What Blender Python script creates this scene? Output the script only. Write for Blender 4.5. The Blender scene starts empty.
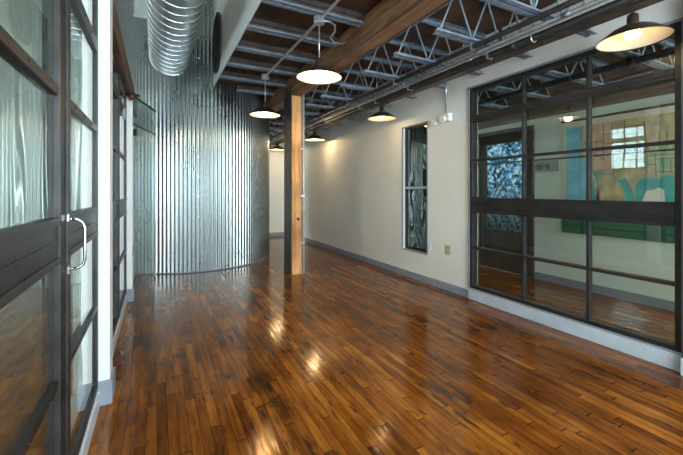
import bpy, bmesh, math, random
from mathutils import Vector, Matrix
random.seed(7)
SC = bpy.context.scene
COL = SC.collection
PI = math.pi
H = 1.25

# ------------------------------------------------------------------ materials
def new_mat(name):
    m = bpy.data.materials.new(name); m.use_nodes = True
    nt = m.node_tree; nt.nodes.clear()
    out = nt.nodes.new('ShaderNodeOutputMaterial')
    return m, nt, out

def N(nt, typ, **kw):
    n = nt.nodes.new(typ)
    for k, v in kw.items():
        if k.startswith('i_'):
            key = k[2:]
            key = int(key) if key.isdigit() else key.replace('_', ' ')
            n.inputs[key].default_value = v
        else:
            setattr(n, k, v)
    return n

def ramp(nt, stops, interp='LINEAR'):
    r = nt.nodes.new('ShaderNodeValToRGB'); cr = r.color_ramp; cr.interpolation = interp
    while len(cr.elements) < len(stops): cr.elements.new(0.5)
    for e, (p, c) in zip(cr.elements, stops):
        e.position = p; e.color = (*c, 1) if len(c) == 3 else c
    return r

def math_n(nt, op, a, b=None, c=None):
    n = nt.nodes.new('ShaderNodeMath'); n.operation = op
    for i, v in enumerate((a, b, c)):
        if v is None: continue
        if hasattr(v, 'is_linked'): nt.links.new(v, n.inputs[i])
        else: n.inputs[i].default_value = v
    return n.outputs[0]

def simple(name, col, rough=0.5, metal=0.0, var=0.12, scale=6.0, bump=0.0, bscale=60, stretch=(1,1,1), spec=0.5, col2=None):
    """base colour broken up by noise, optional bump"""
    m, nt, out = new_mat(name); L = nt.links.new
    p = N(nt, 'ShaderNodeBsdfPrincipled')
    tc = N(nt, 'ShaderNodeTexCoord'); mp = N(nt, 'ShaderNodeMapping'); mp.inputs['Scale'].default_value = stretch
    L(tc.outputs['Object'], mp.inputs[0])
    nz = N(nt, 'ShaderNodeTexNoise', i_Scale=scale, i_Detail=5.0); L(mp.outputs[0], nz.inputs['Vector'])
    lo = tuple(c*(1-var) for c in col); hi = col2 or tuple(min(1, c*(1+var)) for c in col)
    r = ramp(nt, [(0.35, lo), (0.65, hi)]); L(nz.outputs[0], r.inputs[0]); L(r.outputs[0], p.inputs['Base Color'])
    p.inputs['Roughness'].default_value = rough; p.inputs['Metallic'].default_value = metal
    p.inputs['Specular IOR Level'].default_value = spec
    if bump:
        nb = N(nt, 'ShaderNodeTexNoise', i_Scale=bscale, i_Detail=3.0); L(mp.outputs[0], nb.inputs['Vector'])
        b = N(nt, 'ShaderNodeBump', i_Strength=bump, i_Distance=0.01); L(nb.outputs[0], b.inputs['Height']); L(b.outputs[0], p.inputs['Normal'])
    L(p.outputs[0], out.inputs[0])
    return m

def emis(name, col, s):
    m, nt, out = new_mat(name)
    e = N(nt, 'ShaderNodeEmission', i_Strength=s); e.inputs[0].default_value = (*col, 1)
    nt.links.new(e.outputs[0], out.inputs[0]); return m

def glass_mat(name, tint, f0=0.045, wave=0.0, wscale=2.0, rough=0.0, stretch=(1,1,1)):
    m, nt, out = new_mat(name); L = nt.links.new
    lw = N(nt, 'ShaderNodeLayerWeight', i_Blend=0.5)
    p5 = math_n(nt, 'POWER', lw.outputs['Facing'], 5.0)
    fac = math_n(nt, 'MULTIPLY_ADD', p5, 1-f0, f0)
    tr = N(nt, 'ShaderNodeBsdfTransparent'); tr.inputs[0].default_value = (*tint, 1)
    gl = N(nt, 'ShaderNodeBsdfGlossy', i_Roughness=rough); gl.inputs[0].default_value = (1, 1, 1, 1)
    if wave:
        tc = N(nt, 'ShaderNodeTexCoord'); mp = N(nt, 'ShaderNodeMapping'); mp.inputs['Scale'].default_value = stretch
        L(tc.outputs['Object'], mp.inputs[0])
        nz = N(nt, 'ShaderNodeTexNoise', i_Scale=wscale, i_Detail=1.0); L(mp.outputs[0], nz.inputs['Vector'])
        b = N(nt, 'ShaderNodeBump', i_Strength=1.0, i_Distance=wave); L(nz.outputs[0], b.inputs['Height']); L(b.outputs[0], gl.inputs['Normal'])
    mx = N(nt, 'ShaderNodeMixShader'); L(fac, mx.inputs[0]); L(tr.outputs[0], mx.inputs[1]); L(gl.outputs[0], mx.inputs[2])
    L(mx.outputs[0], out.inputs[0]); return m

def floor_mat():
    m, nt, out = new_mat('worn_strip_floor'); L = nt.links.new
    p = N(nt, 'ShaderNodeBsdfPrincipled')
    tc = N(nt, 'ShaderNodeTexCoord'); sp = N(nt, 'ShaderNodeSeparateXYZ'); L(tc.outputs['Object'], sp.inputs[0])
    W = 0.050
    xs = math_n(nt, 'DIVIDE', sp.outputs[0], W); row = math_n(nt, 'FLOOR', xs); fx = math_n(nt, 'FRACT', xs)
    wn = N(nt, 'ShaderNodeTexWhiteNoise', noise_dimensions='1D'); L(row, wn.inputs['W'])
    ys = math_n(nt, 'DIVIDE', math_n(nt, 'ADD', sp.outputs[1], math_n(nt, 'MULTIPLY', wn.outputs[0], 5.0)), 0.78)
    cl = math_n(nt, 'FLOOR', ys); fy = math_n(nt, 'FRACT', ys)
    cb = N(nt, 'ShaderNodeCombineXYZ'); L(row, cb.inputs[0]); L(cl, cb.inputs[1])
    w2 = N(nt, 'ShaderNodeTexWhiteNoise', noise_dimensions='2D'); L(cb.outputs[0], w2.inputs['Vector'])
    # plank tone
    tone = ramp(nt, [(0.0, (0.125, 0.035, 0.006)), (0.2, (0.185, 0.056, 0.009)), (0.8, (0.255, 0.083, 0.012)), (1.0, (0.33, 0.121, 0.018))])
    L(w2.outputs['Value'], tone.inputs[0])
    # grain along the boards, shifted per board
    va = N(nt, 'ShaderNodeVectorMath', operation='MULTIPLY'); va.inputs[1].default_value = (30, 3.2, 1); L(tc.outputs['Object'], va.inputs[0])
    vb = N(nt, 'ShaderNodeVectorMath', operation='MULTIPLY_ADD'); vb.inputs[1].default_value = (13, 13, 13)
    L(w2.outputs['Color'], vb.inputs[0]); L(va.outputs[0], vb.inputs[2])
    gr = N(nt, 'ShaderNodeTexNoise', i_Scale=1.0, i_Detail=5.0, i_Roughness=0.6); L(vb.outputs[0], gr.inputs['Vector'])
    grr = ramp(nt, [(0.28, (0.42, 0.36, 0.32)), (0.5, (0.95, 0.93, 0.9)), (0.75, (1.4, 1.45, 1.4))]); L(gr.outputs[0], grr.inputs[0])
    m1 = N(nt, 'ShaderNodeMixRGB', blend_type='MULTIPLY', i_Fac=1.0); L(tone.outputs[0], m1.inputs[1]); L(grr.outputs[0], m1.inputs[2])
    # broad wear blotches
    bl = N(nt, 'ShaderNodeTexNoise', i_Scale=2.6, i_Detail=5.0, i_Roughness=0.6); L(tc.outputs['Object'], bl.inputs['Vector'])
    blr = ramp(nt, [(0.35, (0.68, 0.60, 0.56)), (0.62, (1.22, 1.2, 1.15))]); L(bl.outputs[0], blr.inputs[0])
    m2 = N(nt, 'ShaderNodeMixRGB', blend_type='MULTIPLY', i_Fac=1.0); L(m1.outputs[0], m2.inputs[1]); L(blr.outputs[0], m2.inputs[2])
    # black stains: patches stretched along the boards, ragged per board
    vs = N(nt, 'ShaderNodeVectorMath', operation='MULTIPLY'); vs.inputs[1].default_value = (5.2, 1.9, 1); L(tc.outputs['Object'], vs.inputs[0])
    vs2 = N(nt, 'ShaderNodeVectorMath', operation='MULTIPLY_ADD'); vs2.inputs[1].default_value = (.45, .6, 0)
    L(w2.outputs['Color'], vs2.inputs[0]); L(vs.outputs[0], vs2.inputs[2])
    st = N(nt, 'ShaderNodeTexNoise', i_Scale=1.0, i_Detail=6.0, i_Roughness=0.62); L(vs2.outputs[0], st.inputs['Vector'])
    str_ = ramp(nt, [(0.575, (0, 0, 0)), (0.65, (0.9, 0.9, 0.9))]); L(st.outputs[0], str_.inputs[0])
    m3 = N(nt, 'ShaderNodeMixRGB', blend_type='MIX'); L(str_.outputs[0], m3.inputs[0]); L(m2.outputs[0], m3.inputs[1]); m3.inputs[2].default_value = (0.030, 0.017, 0.010, 1)
    # knots and short black dashes
    vk = N(nt, 'ShaderNodeVectorMath', operation='MULTIPLY'); vk.inputs[1].default_value = (26, 5.5, 1); L(tc.outputs['Object'], vk.inputs[0])
    kn = N(nt, 'ShaderNodeTexNoise', i_Scale=1.0, i_Detail=2.0); L(vk.outputs[0], kn.inputs['Vector'])
    knr = ramp(nt, [(0.64, (0, 0, 0)), (0.71, (0.85, 0.85, 0.85))]); L(kn.outputs[0], knr.inputs[0])
    m4 = N(nt, 'ShaderNodeMixRGB', blend_type='MIX'); L(knr.outputs[0], m4.inputs[0]); L(m3.outputs[0], m4.inputs[1]); m4.inputs[2].default_value = (0.035, 0.018, 0.010, 1)
    # joints
    ex = math_n(nt, 'LESS_THAN', math_n(nt, 'ABSOLUTE', math_n(nt, 'SUBTRACT', fx, 0.5)), 0.468)
    ey = math_n(nt, 'LESS_THAN', math_n(nt, 'ABSOLUTE', math_n(nt, 'SUBTRACT', fy, 0.5)), 0.4955)
    ins = math_n(nt, 'MULTIPLY', ex, ey)
    gap = math_n(nt, 'SUBTRACT', 1.0, ins)
    m5 = N(nt, 'ShaderNodeMixRGB', blend_type='MIX'); L(math_n(nt, 'MULTIPLY', gap, 0.8), m5.inputs[0]); L(m4.outputs[0], m5.inputs[1]); m5.inputs[2].default_value = (0.022, 0.010, 0.006, 1)
    L(m5.outputs[0], p.inputs['Base Color'])
    rn = N(nt, 'ShaderNodeTexNoise', i_Scale=5.0, i_Detail=4.0); L(tc.outputs['Object'], rn.inputs['Vector'])
    L(math_n(nt, 'MULTIPLY_ADD', rn.outputs[0], 0.12, 0.07), p.inputs['Roughness'])
    p.inputs['Specular IOR Level'].default_value = 0.42
    p.inputs['Specular Tint'].default_value = (1.0, 0.62, 0.22, 1)
    # surface: each board slightly cupped and uneven
    cup = math_n(nt, 'MULTIPLY', math_n(nt, 'ABSOLUTE', math_n(nt, 'SUBTRACT', fx, 0.5)), -0.25)
    hh = math_n(nt, 'ADD', math_n(nt, 'MULTIPLY', ins, 0.35), math_n(nt, 'ADD', cup, math_n(nt, 'MULTIPLY', w2.outputs['Value'], 0.18)))
    wv = N(nt, 'ShaderNodeTexNoise', i_Scale=1.0, i_Detail=3.0); L(va.outputs[0], wv.inputs['Vector'])
    hh2 = math_n(nt, 'ADD', hh, math_n(nt, 'MULTIPLY', wv.outputs[0], 0.55))
    b = N(nt, 'ShaderNodeBump', i_Strength=0.42, i_Distance=0.004); L(hh2, b.inputs['Height']); L(b.outputs[0], p.inputs['Normal'])
    L(p.outputs[0], out.inputs[0]); return m

def wood_mat(name, dark, mid, light, axis, rough=0.55, spec=0.4, sc=1.0):
    """timber with grain running along axis 0/1/2"""
    m, nt, out = new_mat(name); L = nt.links.new
    p = N(nt, 'ShaderNodeBsdfPrincipled', i_Roughness=rough); p.inputs['Specular IOR Level'].default_value = spec
    tc = N(nt, 'ShaderNodeTexCoord'); mp = N(nt, 'ShaderNodeMapping')
    s = [22*sc, 22*sc, 22*sc]; s[axis] = 1.4*sc; mp.inputs['Scale'].default_value = s
    L(tc.outputs['Object'], mp.inputs[0])
    nz = N(nt, 'ShaderNodeTexNoise', i_Scale=1.0, i_Detail=6.0, i_Roughness=0.6, i_Distortion=0.6); L(mp.outputs[0], nz.inputs['Vector'])
    r = ramp(nt, [(0.28, dark), (0.5, mid), (0.72, light)]); L(nz.outputs[0], r.inputs[0])
    nk = N(nt, 'ShaderNodeTexNoise', i_Scale=2.3, i_Detail=3.0); L(tc.outputs['Object'], nk.inputs['Vector'])
    rk = ramp(nt, [(0.3, (0.6, 0.55, 0.5)), (0.6, (1.1, 1.1, 1.1))]); L(nk.outputs[0], rk.inputs[0])
    mx = N(nt, 'ShaderNodeMixRGB', blend_type='MULTIPLY', i_Fac=1.0); L(r.outputs[0], mx.inputs[1]); L(rk.outputs[0], mx.inputs[2])
    L(mx.outputs[0], p.inputs['Base Color'])
    b = N(nt, 'ShaderNodeBump', i_Strength=0.35, i_Distance=0.004); L(nz.outputs[0], b.inputs['Height']); L(b.outputs[0], p.inputs['Normal'])
    L(p.outputs[0], out.inputs[0]); return m

def plank_ceiling_mat():
    m, nt, out = new_mat('dark_stained_deck'); L = nt.links.new
    p = N(nt, 'ShaderNodeBsdfPrincipled', i_Roughness=0.75)
    tc = N(nt, 'ShaderNodeTexCoord'); sp = N(nt, 'ShaderNodeSeparateXYZ'); L(tc.outputs['Object'], sp.inputs[0])
    fx = math_n(nt, 'FRACT', math_n(nt, 'DIVIDE', sp.outputs[0], 0.14))
    e = math_n(nt, 'LESS_THAN', math_n(nt, 'ABSOLUTE', math_n(nt, 'SUBTRACT', fx, 0.5)), 0.47)
    nz = N(nt, 'ShaderNodeTexNoise', i_Scale=3.5, i_Detail=6.0, i_Roughness=0.65); L(tc.outputs['Object'], nz.inputs['Vector'])
    r = ramp(nt, [(0.3, (0.035, 0.022, 0.015)), (0.5, (0.085, 0.045, 0.026)), (0.7, (0.16, 0.082, 0.042))]); L(nz.outputs[0], r.inputs[0])
    mx = N(nt, 'ShaderNodeMixRGB', blend_type='MULTIPLY', i_Fac=1.0)
    rr = ramp(nt, [(0.0, (0.35, 0.35, 0.35)), (1.0, (1, 1, 1))]); L(e, rr.inputs[0])
    L(r.outputs[0], mx.inputs[1]); L(rr.outputs[0], mx.inputs[2]); L(mx.outputs[0], p.inputs['Base Color'])
    L(p.outputs[0], out.inputs[0]); return m

def galv_mat(name, col=(0.62, 0.66, 0.68), rough=0.3):
    m, nt, out = new_mat(name); L = nt.links.new
    p = N(nt, 'ShaderNodeBsdfPrincipled', i_Metallic=1.0)
    tc = N(nt, 'ShaderNodeTexCoord')
    vo = N(nt, 'ShaderNodeTexVoronoi', i_Scale=26.0); L(tc.outputs['Object'], vo.inputs['Vector'])
    nz = N(nt, 'ShaderNodeTexNoise', i_Scale=2.2, i_Detail=5.0); L(tc.outputs['Object'], nz.inputs['Vector'])
    mix = math_n(nt, 'ADD', math_n(nt, 'MULTIPLY', vo.outputs['Distance'], 0.35), math_n(nt, 'MULTIPLY', nz.outputs[0], 0.75))
    r = ramp(nt, [(0.2, tuple(c*0.78 for c in col)), (0.8, tuple(min(1, c*1.16) for c in col))]); L(mix, r.inputs[0]); L(r.outputs[0], p.inputs['Base Color'])
    L(math_n(nt, 'MULTIPLY_ADD', nz.outputs[0], 0.22, rough-0.08), p.inputs['Roughness'])
    L(p.outputs[0], out.inputs[0]); return m

M = {}
M['floor'] = floor_mat()
M['wall'] = simple('painted_plaster', (0.83, 0.83, 0.77), 0.6, var=0.02, scale=1.5, bump=0.15, bscale=90)
M['green_wall'] = simple('pale_green_plaster', (0.76, 0.82, 0.74), 0.7, var=0.03, scale=1.5)
M['grey_trim'] = simple('blue_grey_paint', (0.25, 0.285, 0.34), 0.42, var=0.06, scale=8)
M['light_trim'] = simple('pale_grey_paint', (0.50, 0.56, 0.62), 0.45, var=0.06, scale=8)
M['steel'] = simple('dark_mill_steel', (0.026, 0.024, 0.024), 0.42, metal=0.35, var=0.35, scale=14, bump=0.1, bscale=120, stretch=(1, .4, 1))
M['white_paint'] = simple('white_gloss_paint', (0.84, 0.86, 0.85), 0.4, var=0.02)
M['deck'] = plank_ceiling_mat()
M['joist'] = simple('blue_grey_joist_paint', (0.175, 0.225, 0.285), 0.55, var=0.28, scale=18, bump=0.2, bscale=80)
M['rod'] = simple('grey_rod_paint', (0.23, 0.27, 0.31), 0.5, var=0.15, scale=14)
M['galv'] = galv_mat('corrugated_galvanised_sheet', (0.39, 0.44, 0.445), 0.27)
M['duct'] = galv_mat('spiral_duct_galvanised', (0.40, 0.45, 0.46), 0.30)
M['duct_seam'] = simple('bright_duct_seam', (0.85, 0.88, 0.88), 0.22, metal=1.0, var=0.05)
M['conduit'] = simple('zinc_conduit', (0.58, 0.62, 0.64), 0.34, metal=0.8, var=0.08, scale=20)
M['boxmetal'] = simple('dull_sheet_metal', (0.50, 0.56, 0.58), 0.45, metal=0.3, var=0.1)
M['pale_conduit'] = simple('pale_zinc_conduit', (0.58, 0.66, 0.68), 0.4, metal=0.2, var=0.06)
M['dull_conduit'] = simple('dull_grey_conduit', (0.22, 0.24, 0.255), 0.42, metal=0.4, var=0.15, scale=14)
M['blackpipe'] = simple('black_iron_pipe', (0.035, 0.033, 0.034), 0.42, metal=0.5, var=0.25, scale=12)
M['brownpipe'] = simple('brown_iron_pipe', (0.115, 0.085, 0.065), 0.5, metal=0.3, var=0.3, scale=10)
M['redbrass'] = simple('red_sprinkler_fitting', (0.10, 0.035, 0.03), 0.4, metal=0.4)
M['column_wood'] = wood_mat('orange_fir_post', (0.42, 0.18, 0.055), (0.74, 0.37, 0.135), (0.86, 0.50, 0.22), 2)
M['beam_wood'] = wood_mat('weathered_brown_beam', (0.12, 0.060, 0.030), (0.27, 0.135, 0.060), (0.40, 0.24, 0.13), 1)
M['header_wood'] = wood_mat('brown_header_timber', (0.06, 0.030, 0.018), (0.14, 0.070, 0.035), (0.24, 0.13, 0.06), 1)
M['plate'] = simple('rusty_steel_plate', (0.075, 0.058, 0.048), 0.5, metal=0.5, var=0.4, scale=7, stretch=(1, 1, .3))
M['shade_out'] = simple('bronze_black_enamel', (0.045, 0.032, 0.020), 0.30, metal=0.3, var=0.15)
M['shade_in'] = simple('white_enamel_reflector', (0.72, 0.67, 0.54), 0.4, var=0.02)
M['bulb'] = emis('warm_bulb_glow', (1.0, 0.66, 0.28), 12.0)
M['plastic'] = simple('white_plastic', (0.80, 0.82, 0.82), 0.35, var=0.02)
M['ivory'] = simple('ivory_plastic', (0.55, 0.47, 0.30), 0.4, var=0.04)
M['slot'] = simple('dark_slot', (0.03, 0.03, 0.03), 0.6)
M['chrome'] = simple('polished_chrome', (0.82, 0.84, 0.86), 0.10, metal=1.0, var=0.03)
M['hinge'] = simple('black_hinge_metal', (0.04, 0.04, 0.045), 0.4, metal=0.4)
M['mesh'] = simple('dark_wire_mesh', (0.018, 0.014, 0.012), 0.8, var=0.5, scale=50)
M['vent_ring'] = simple('dark_ring_metal', (0.03, 0.026, 0.024), 0.6)
M['glass'] = glass_mat('wavy_old_glass', (0.90, 0.965, 0.93), 0.05, wave=0.0025, wscale=3.0, stretch=(1, 1, .35))
M['glass_r'] = glass_mat('greenish_glass', (0.94, 0.975, 0.955), 0.045, wave=0.0015, wscale=2.0)
M['glass_s'] = glass_mat('side_window_glass', (0.50, 0.62, 0.60), 0.12, wave=0.012, wscale=2.2, stretch=(1, 1, .5))
M['glass_outer'] = glass_mat('tinted_outer_glass', (0.76, 0.80, 0.82), 0.04)  # tint added to dim the outer windows and their reflections
M['glass_clear'] = glass_mat('clear_door_glass', (0.90, 0.96, 0.95), 0.05)
M['bulb_soft'] = emis('soft_bulb_glow', (1.0, 0.76, 0.42), 3.2)
M['paper'] = simple('map_paper', (0.80, 0.72, 0.56), 0.6, var=0.05)
M['map_sea'] = simple('map_sea_blue', (0.10, 0.50, 0.50), 0.55, var=0.2, scale=5)
M['map_deep'] = simple('map_pacific_blue', (0.26, 0.62, 0.80), 0.55, var=0.12, scale=5)
M['map_white'] = simple('map_gulf_cream', (0.86, 0.82, 0.70), 0.55, var=0.04)
M['map_land'] = simple('map_land_tan', (0.58, 0.52, 0.26), 0.6, var=0.3, scale=8, col2=(0.78, 0.60, 0.36))
M['map_west'] = simple('map_west_pink', (0.78, 0.42, 0.30), 0.6, var=0.1, scale=9, col2=(0.80, 0.58, 0.40))
M['map_east'] = simple('map_east_green', (0.22, 0.56, 0.38), 0.6, var=0.2, scale=10, col2=(0.66, 0.60, 0.34))
M['map_line'] = simple('map_line_ink', (0.14, 0.13, 0.11), 0.7)
M['green_board'] = simple('dark_green_board', (0.02, 0.13, 0.07), 0.55, var=0.12)
M['sign_grey'] = simple('grey_sign_panel', (0.33, 0.38, 0.37), 0.5, var=0.04)
M['dark_wood'] = simple('dark_stained_door_wood', (0.075, 0.055, 0.045), 0.5, var=0.3, scale=9, stretch=(1, 1, .2))
M['curtain'] = simple('pale_green_plastic_sheet', (0.15, 0.21, 0.20), 0.55, var=0.1)

def sparkle_mat():
    m, nt, out = new_mat('hammered_privacy_glass'); L = nt.links.new
    tc = N(nt, 'ShaderNodeTexCoord')
    v = N(nt, 'ShaderNodeTexVoronoi', i_Scale=30.0); L(tc.outputs['Object'], v.inputs['Vector'])
    r = ramp(nt, [(0.0, (0.02, 0.03, 0.04)), (0.35, (0.07, 0.14, 0.18)), (0.65, (0.16, 0.25, 0.32)), (0.95, (0.36, 0.37, 0.33))])  # random cell tones paint the sparkle of daylight in the hammered glass
    sx = N(nt, 'ShaderNodeSeparateColor'); L(v.outputs['Color'], sx.inputs[0]); L(sx.outputs[0], r.inputs[0])
    b = N(nt, 'ShaderNodeBump', i_Strength=1.0, i_Distance=0.01); L(v.outputs['Distance'], b.inputs['Height'])
    tl = N(nt, 'ShaderNodeBsdfTranslucent'); L(r.outputs[0], tl.inputs[0])
    gl = N(nt, 'ShaderNodeBsdfGlossy', i_Roughness=0.15); L(r.outputs[0], gl.inputs[0]); L(b.outputs[0], gl.inputs['Normal'])
    mx = N(nt, 'ShaderNodeMixShader', i_Fac=0.35); L(tl.outputs[0], mx.inputs[1]); L(gl.outputs[0], mx.inputs[2])
    L(mx.outputs[0], out.inputs[0]); return m
M['sparkle'] = sparkle_mat()

# ------------------------------------------------------------------ mesh helpers
def bm_box(bm, x0, x1, y0, y1, z0, z1):
    vs = [bm.verts.new((x, y, z)) for x in (x0, x1) for y in (y0, y1) for z in (z0, z1)]
    for f in ((0,1,3,2), (4,6,7,5), (0,4,5,1), (2,3,7,6), (0,2,6,4), (1,5,7,3)):
        bm.faces.new([vs[i] for i in f])

def bm_tube(bm, pts, r, seg=12, cap=True):
    """round tube swept along a list of points"""
    pts = [Vector(p) for p in pts]; rings = []
    up = None
    for i, p in enumerate(pts):
        d = (pts[min(i+1, len(pts)-1)] - pts[max(i-1, 0)]).normalized()
        if up is None:
            up = Vector((0, 0, 1)) if abs(d.z) < 0.9 else Vector((0, 1, 0))
        s = d.cross(up).normalized(); up = s.cross(d).normalized()
        rings.append([bm.verts.new(p + (s*math.cos(a)+up*math.sin(a))*r) for a in [2*PI*k/seg for k in range(seg)]])
    for a, b in zip(rings, rings[1:]):
        for k in range(seg):
            f = bm.faces.new((a[k], a[(k+1) % seg], b[(k+1) % seg], b[k])); f.smooth = True
    if cap:
        bm.faces.new(rings[0]); bm.faces.new(list(reversed(rings[-1])))

def bm_lathe(bm, prof, seg=40, center=(0, 0), axis='z', smooth=True):
    """prof: list of (r, z); closed at r == 0"""
    rings = []
    for r, z in prof:
        if r < 1e-6:
            rings.append([bm.verts.new((center[0], center[1], z))])
        else:
            rings.append([bm.verts.new((center[0]+r*math.cos(2*PI*k/seg), center[1]+r*math.sin(2*PI*k/seg), z)) for k in range(seg)])
    for a, b in zip(rings, rings[1:]):
        for k in range(seg):
            k2 = (k+1) % seg
            if len(a) == 1 and len(b) == 1: continue
            if len(a) == 1: f = bm.faces.new((a[0], b[k2], b[k]))
            elif len(b) == 1: f = bm.faces.new((a[k], a[k2], b[0]))
            else: f = bm.faces.new((a[k], a[k2], b[k2], b[k]))
            f.smooth = smooth

def bm_prism(bm, poly, h0, h1, plane='yz'):
    """polygon in a plane extruded between h0 and h1 along the third axis"""
    def P(a, b, h):
        return {'yz': (h, a, b), 'xz': (a, h, b), 'xy': (a, b, h)}[plane]
    lo = [bm.verts.new(P(a, b, h0)) for a, b in poly]; hi = [bm.verts.new(P(a, b, h1)) for a, b in poly]
    n = len(poly)
    bm.faces.new(lo); bm.faces.new(list(reversed(hi)))
    for i in range(n):
        bm.faces.new((lo[i], hi[i], hi[(i+1) % n], lo[(i+1) % n]))

def finish(name, bm, mat, parent=None, bevel=0.0, loc=None, normals=True):
    if normals: bmesh.ops.recalc_face_normals(bm, faces=bm.faces)
    me = bpy.data.meshes.new(name); bm.to_mesh(me); bm.free()
    for mm in (mat if isinstance(mat, (list, tuple)) else [mat]): me.materials.append(mm)
    o = bpy.data.objects.new(name, me); COL.objects.link(o)
    if parent is not None: o.parent = parent
    if loc is not None: o.location = loc
    if bevel:
        b = o.modifiers.new('bevel', 'BEVEL'); b.width = bevel; b.segments = 2; b.limit_method = 'ANGLE'
    return o

def boxes(name, lst, mat, parent=None, bevel=0.0):
    bm = bmesh.new()
    for b in lst: bm_box(bm, *b)
    return finish(name, bm, mat, parent, bevel)

def tubes(name, lst, mat, parent=None, seg=12):
    bm = bmesh.new()
    for pts, r in lst: bm_tube(bm, pts, r, seg)
    return finish(name, bm, mat, parent)

def empty(name, loc=(0, 0, 0), rz=0.0):
    o = bpy.data.objects.new(name, None); COL.objects.link(o)
    o.location = loc; o.rotation_euler = (0, 0, rz); o.empty_display_size = 0.1; return o

def tag(o, label, cat, group=None):
    o['label'] = label; o['category'] = cat
    if group: o['group'] = group
    return o

def struct(o, label=None):
    o['kind'] = 'structure'
    if label: o['label'] = label
    return o

def copy_tree(o, parent=None):
    c = o.copy(); COL.objects.link(c)
    if parent is not None: c.parent = parent
    for ch in list(o.children): copy_tree(ch, c)
    return c

def in_root(e, x0, x1, y0, y1, z0, z1):
    """world box given in the local frame of an unrotated root"""
    l = e.location
    return (x0-l.x, x1-l.x, y0-l.y, y1-l.y, z0-l.z, z1-l.z)

# ------------------------------------------------------------------ room numbers
RX, LX = 3.2, -0.29            # hall side of right and left walls
FY, BY = 9.25, -2.6            # far and back walls
DECK = 2.95; HIGH = 4.7
BX = 0.77                      # mezzanine face
R2 = 4.72                      # wall of the room beyond the right wall
LRX = -4.0                     # outer wall of the left room

# floor
o = boxes('floor', [(LRX-.15, R2+.15, BY-.15, FY+.15, -0.12, 0)], M['floor']); struct(o, 'worn glossy strip wood floor with black stains')

# right wall with two window openings
WY0, WY1, WZ0, WZ1 = 1.03, 2.885, 0.115, 2.42
SY0, SY1, SZ0, SZ1 = 3.61, 4.14, 0.39, 2.16
XT = RX+.13
rw = [(RX, XT, BY, WY0, 0, DECK), (RX, XT, WY0, WY1, 0, WZ0), (RX, XT, WY0, WY1, WZ1, DECK),
      (RX, XT, WY1, SY0, 0, DECK), (RX, XT, SY0, SY1, 0, SZ0), (RX, XT, SY0, SY1, SZ1, DECK), (RX, XT, SY1, FY, 0, DECK)]
struct(boxes('wall_right', rw, M['wall']), 'cream plaster wall with steel window and narrow window')
struct(boxes('wall_far', [(LX, RX, FY, FY+.12, 0, DECK), (-2.2, BX, FY, FY+.12, 0, HIGH)], M['wall']), 'cream wall closing the far end of the hall')
# back wall behind the camera, with unseen window openings added to let daylight in
struct(boxes('wall_back', [(LRX, -0.1, BY-.12, BY, 0, HIGH), (-0.1, 3.0, BY-.12, BY, 0, .5), (-0.1, 3.0, BY-.12, BY, 2.7, HIGH), (3.0, 3.4, BY-.12, BY, 0, HIGH), (3.4, 4.65, BY-.12, BY, 2.7, HIGH), (3.4, 4.65, BY-.12, BY, 0, .5), (4.65, R2+.1, BY-.12, BY, 0, HIGH)], M['wall']))
# left wall: piers, header, wall above with clerestory openings
PX = -0.245
pier1 = (-.42, PX, 2.45, 2.60); pier2 = (-.42, PX, 4.58, 4.72)
lw = [(-.42, LX, BY, 0.15, 0, 2.6), (pier1[0], pier1[1], pier1[2], pier1[3], 0, 2.66), (pier2[0], pier2[1], pier2[2], pier2[3], 0, 2.30),
      (-.42, -.335, .15, 2.6, 2.6, 2.66),
      (-.42, LX, 4.72, 4.80, 0, 2.3), (-.42, LX, 5.70, 6.05, 0, 2.3), (-.42, LX, 4.80, 5.70, 2.12, 2.3),
      (-.42, -.30, 0.15, 2.45, 0, .10), (-.42, -.30, 2.6, 4.58, 0, .10)]
struct(boxes('wall_left', lw, M['white_paint']), 'white piers and wall framing the steel and glass partition')

# baseboards
struct(boxes('baseboard_right', [(RX-.018, RX, WY1+.0, FY, 0, .095)], M['grey_trim'], bevel=.004), 'blue-grey baseboard along the cream wall')
struct(boxes('baseboard_far', [(1.2, RX-.018, FY-.018, FY, 0, .095)], M['grey_trim'], bevel=.004))
struct(boxes('trim_1', [(RX-.03, RX, WY0-.0, WY1, 0, .112)], M['light_trim'], bevel=.004), 'pale grey painted curb under the steel window')
struct(boxes('trim_2', [(RX-.075, RX, .70, WY0-.005, 0, .115)], M['light_trim'], bevel=.004), 'pale grey block at the foot of the steel post')
struct(boxes('baseboard_left', [(-.30, LX-.001, .15, 2.45, 0, .085), (-.30, LX-.001, 2.6, 4.58, 0, .085)], M['light_trim'], bevel=.003), 'pale grey curb under the left glass partition')
struct(boxes('trim_3', [(-.36, PX+.014, 2.436, 2.614, 0, .14)], M['grey_trim'], bevel=.004), 'blue-grey plinth around the nearer white pier')
struct(boxes('trim_4', [(-.36, PX+.014, 4.566, 4.734, 0, .14)], M['grey_trim'], bevel=.004), 'blue-grey plinth around the farther white pier')
struct(boxes('trim_5', [(-.40, -.25, 2.60, 5.95, 2.31, 2.50)], M['header_wood'], bevel=.006), 'brown timber header over the far bay of the left partition')

# ceilings and mezzanine face
struct(boxes('ceiling', [(BX+.013, XT, BY, FY, DECK, DECK+.08), (XT, R2, BY, 5.6, 2.66, 2.74)], M['deck']), 'dark stained plank deck above the joists')
struct(boxes('wall_mezzanine', [(BX, BX+.012, BY, 5.74, 2.845, HIGH)], M['wall']), 'off-white upper wall beside the joist ceiling, with the round vent')
struct(boxes('ceiling_high', [(LRX, -.25, BY, FY, HIGH, HIGH+.1), (-.25, BX, BY, -1.7, HIGH, HIGH+.1), (-.25, BX, .6, FY, HIGH, HIGH+.1)], M['wall']))  # gap in the unseen ceiling is an added opening for daylight

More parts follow.
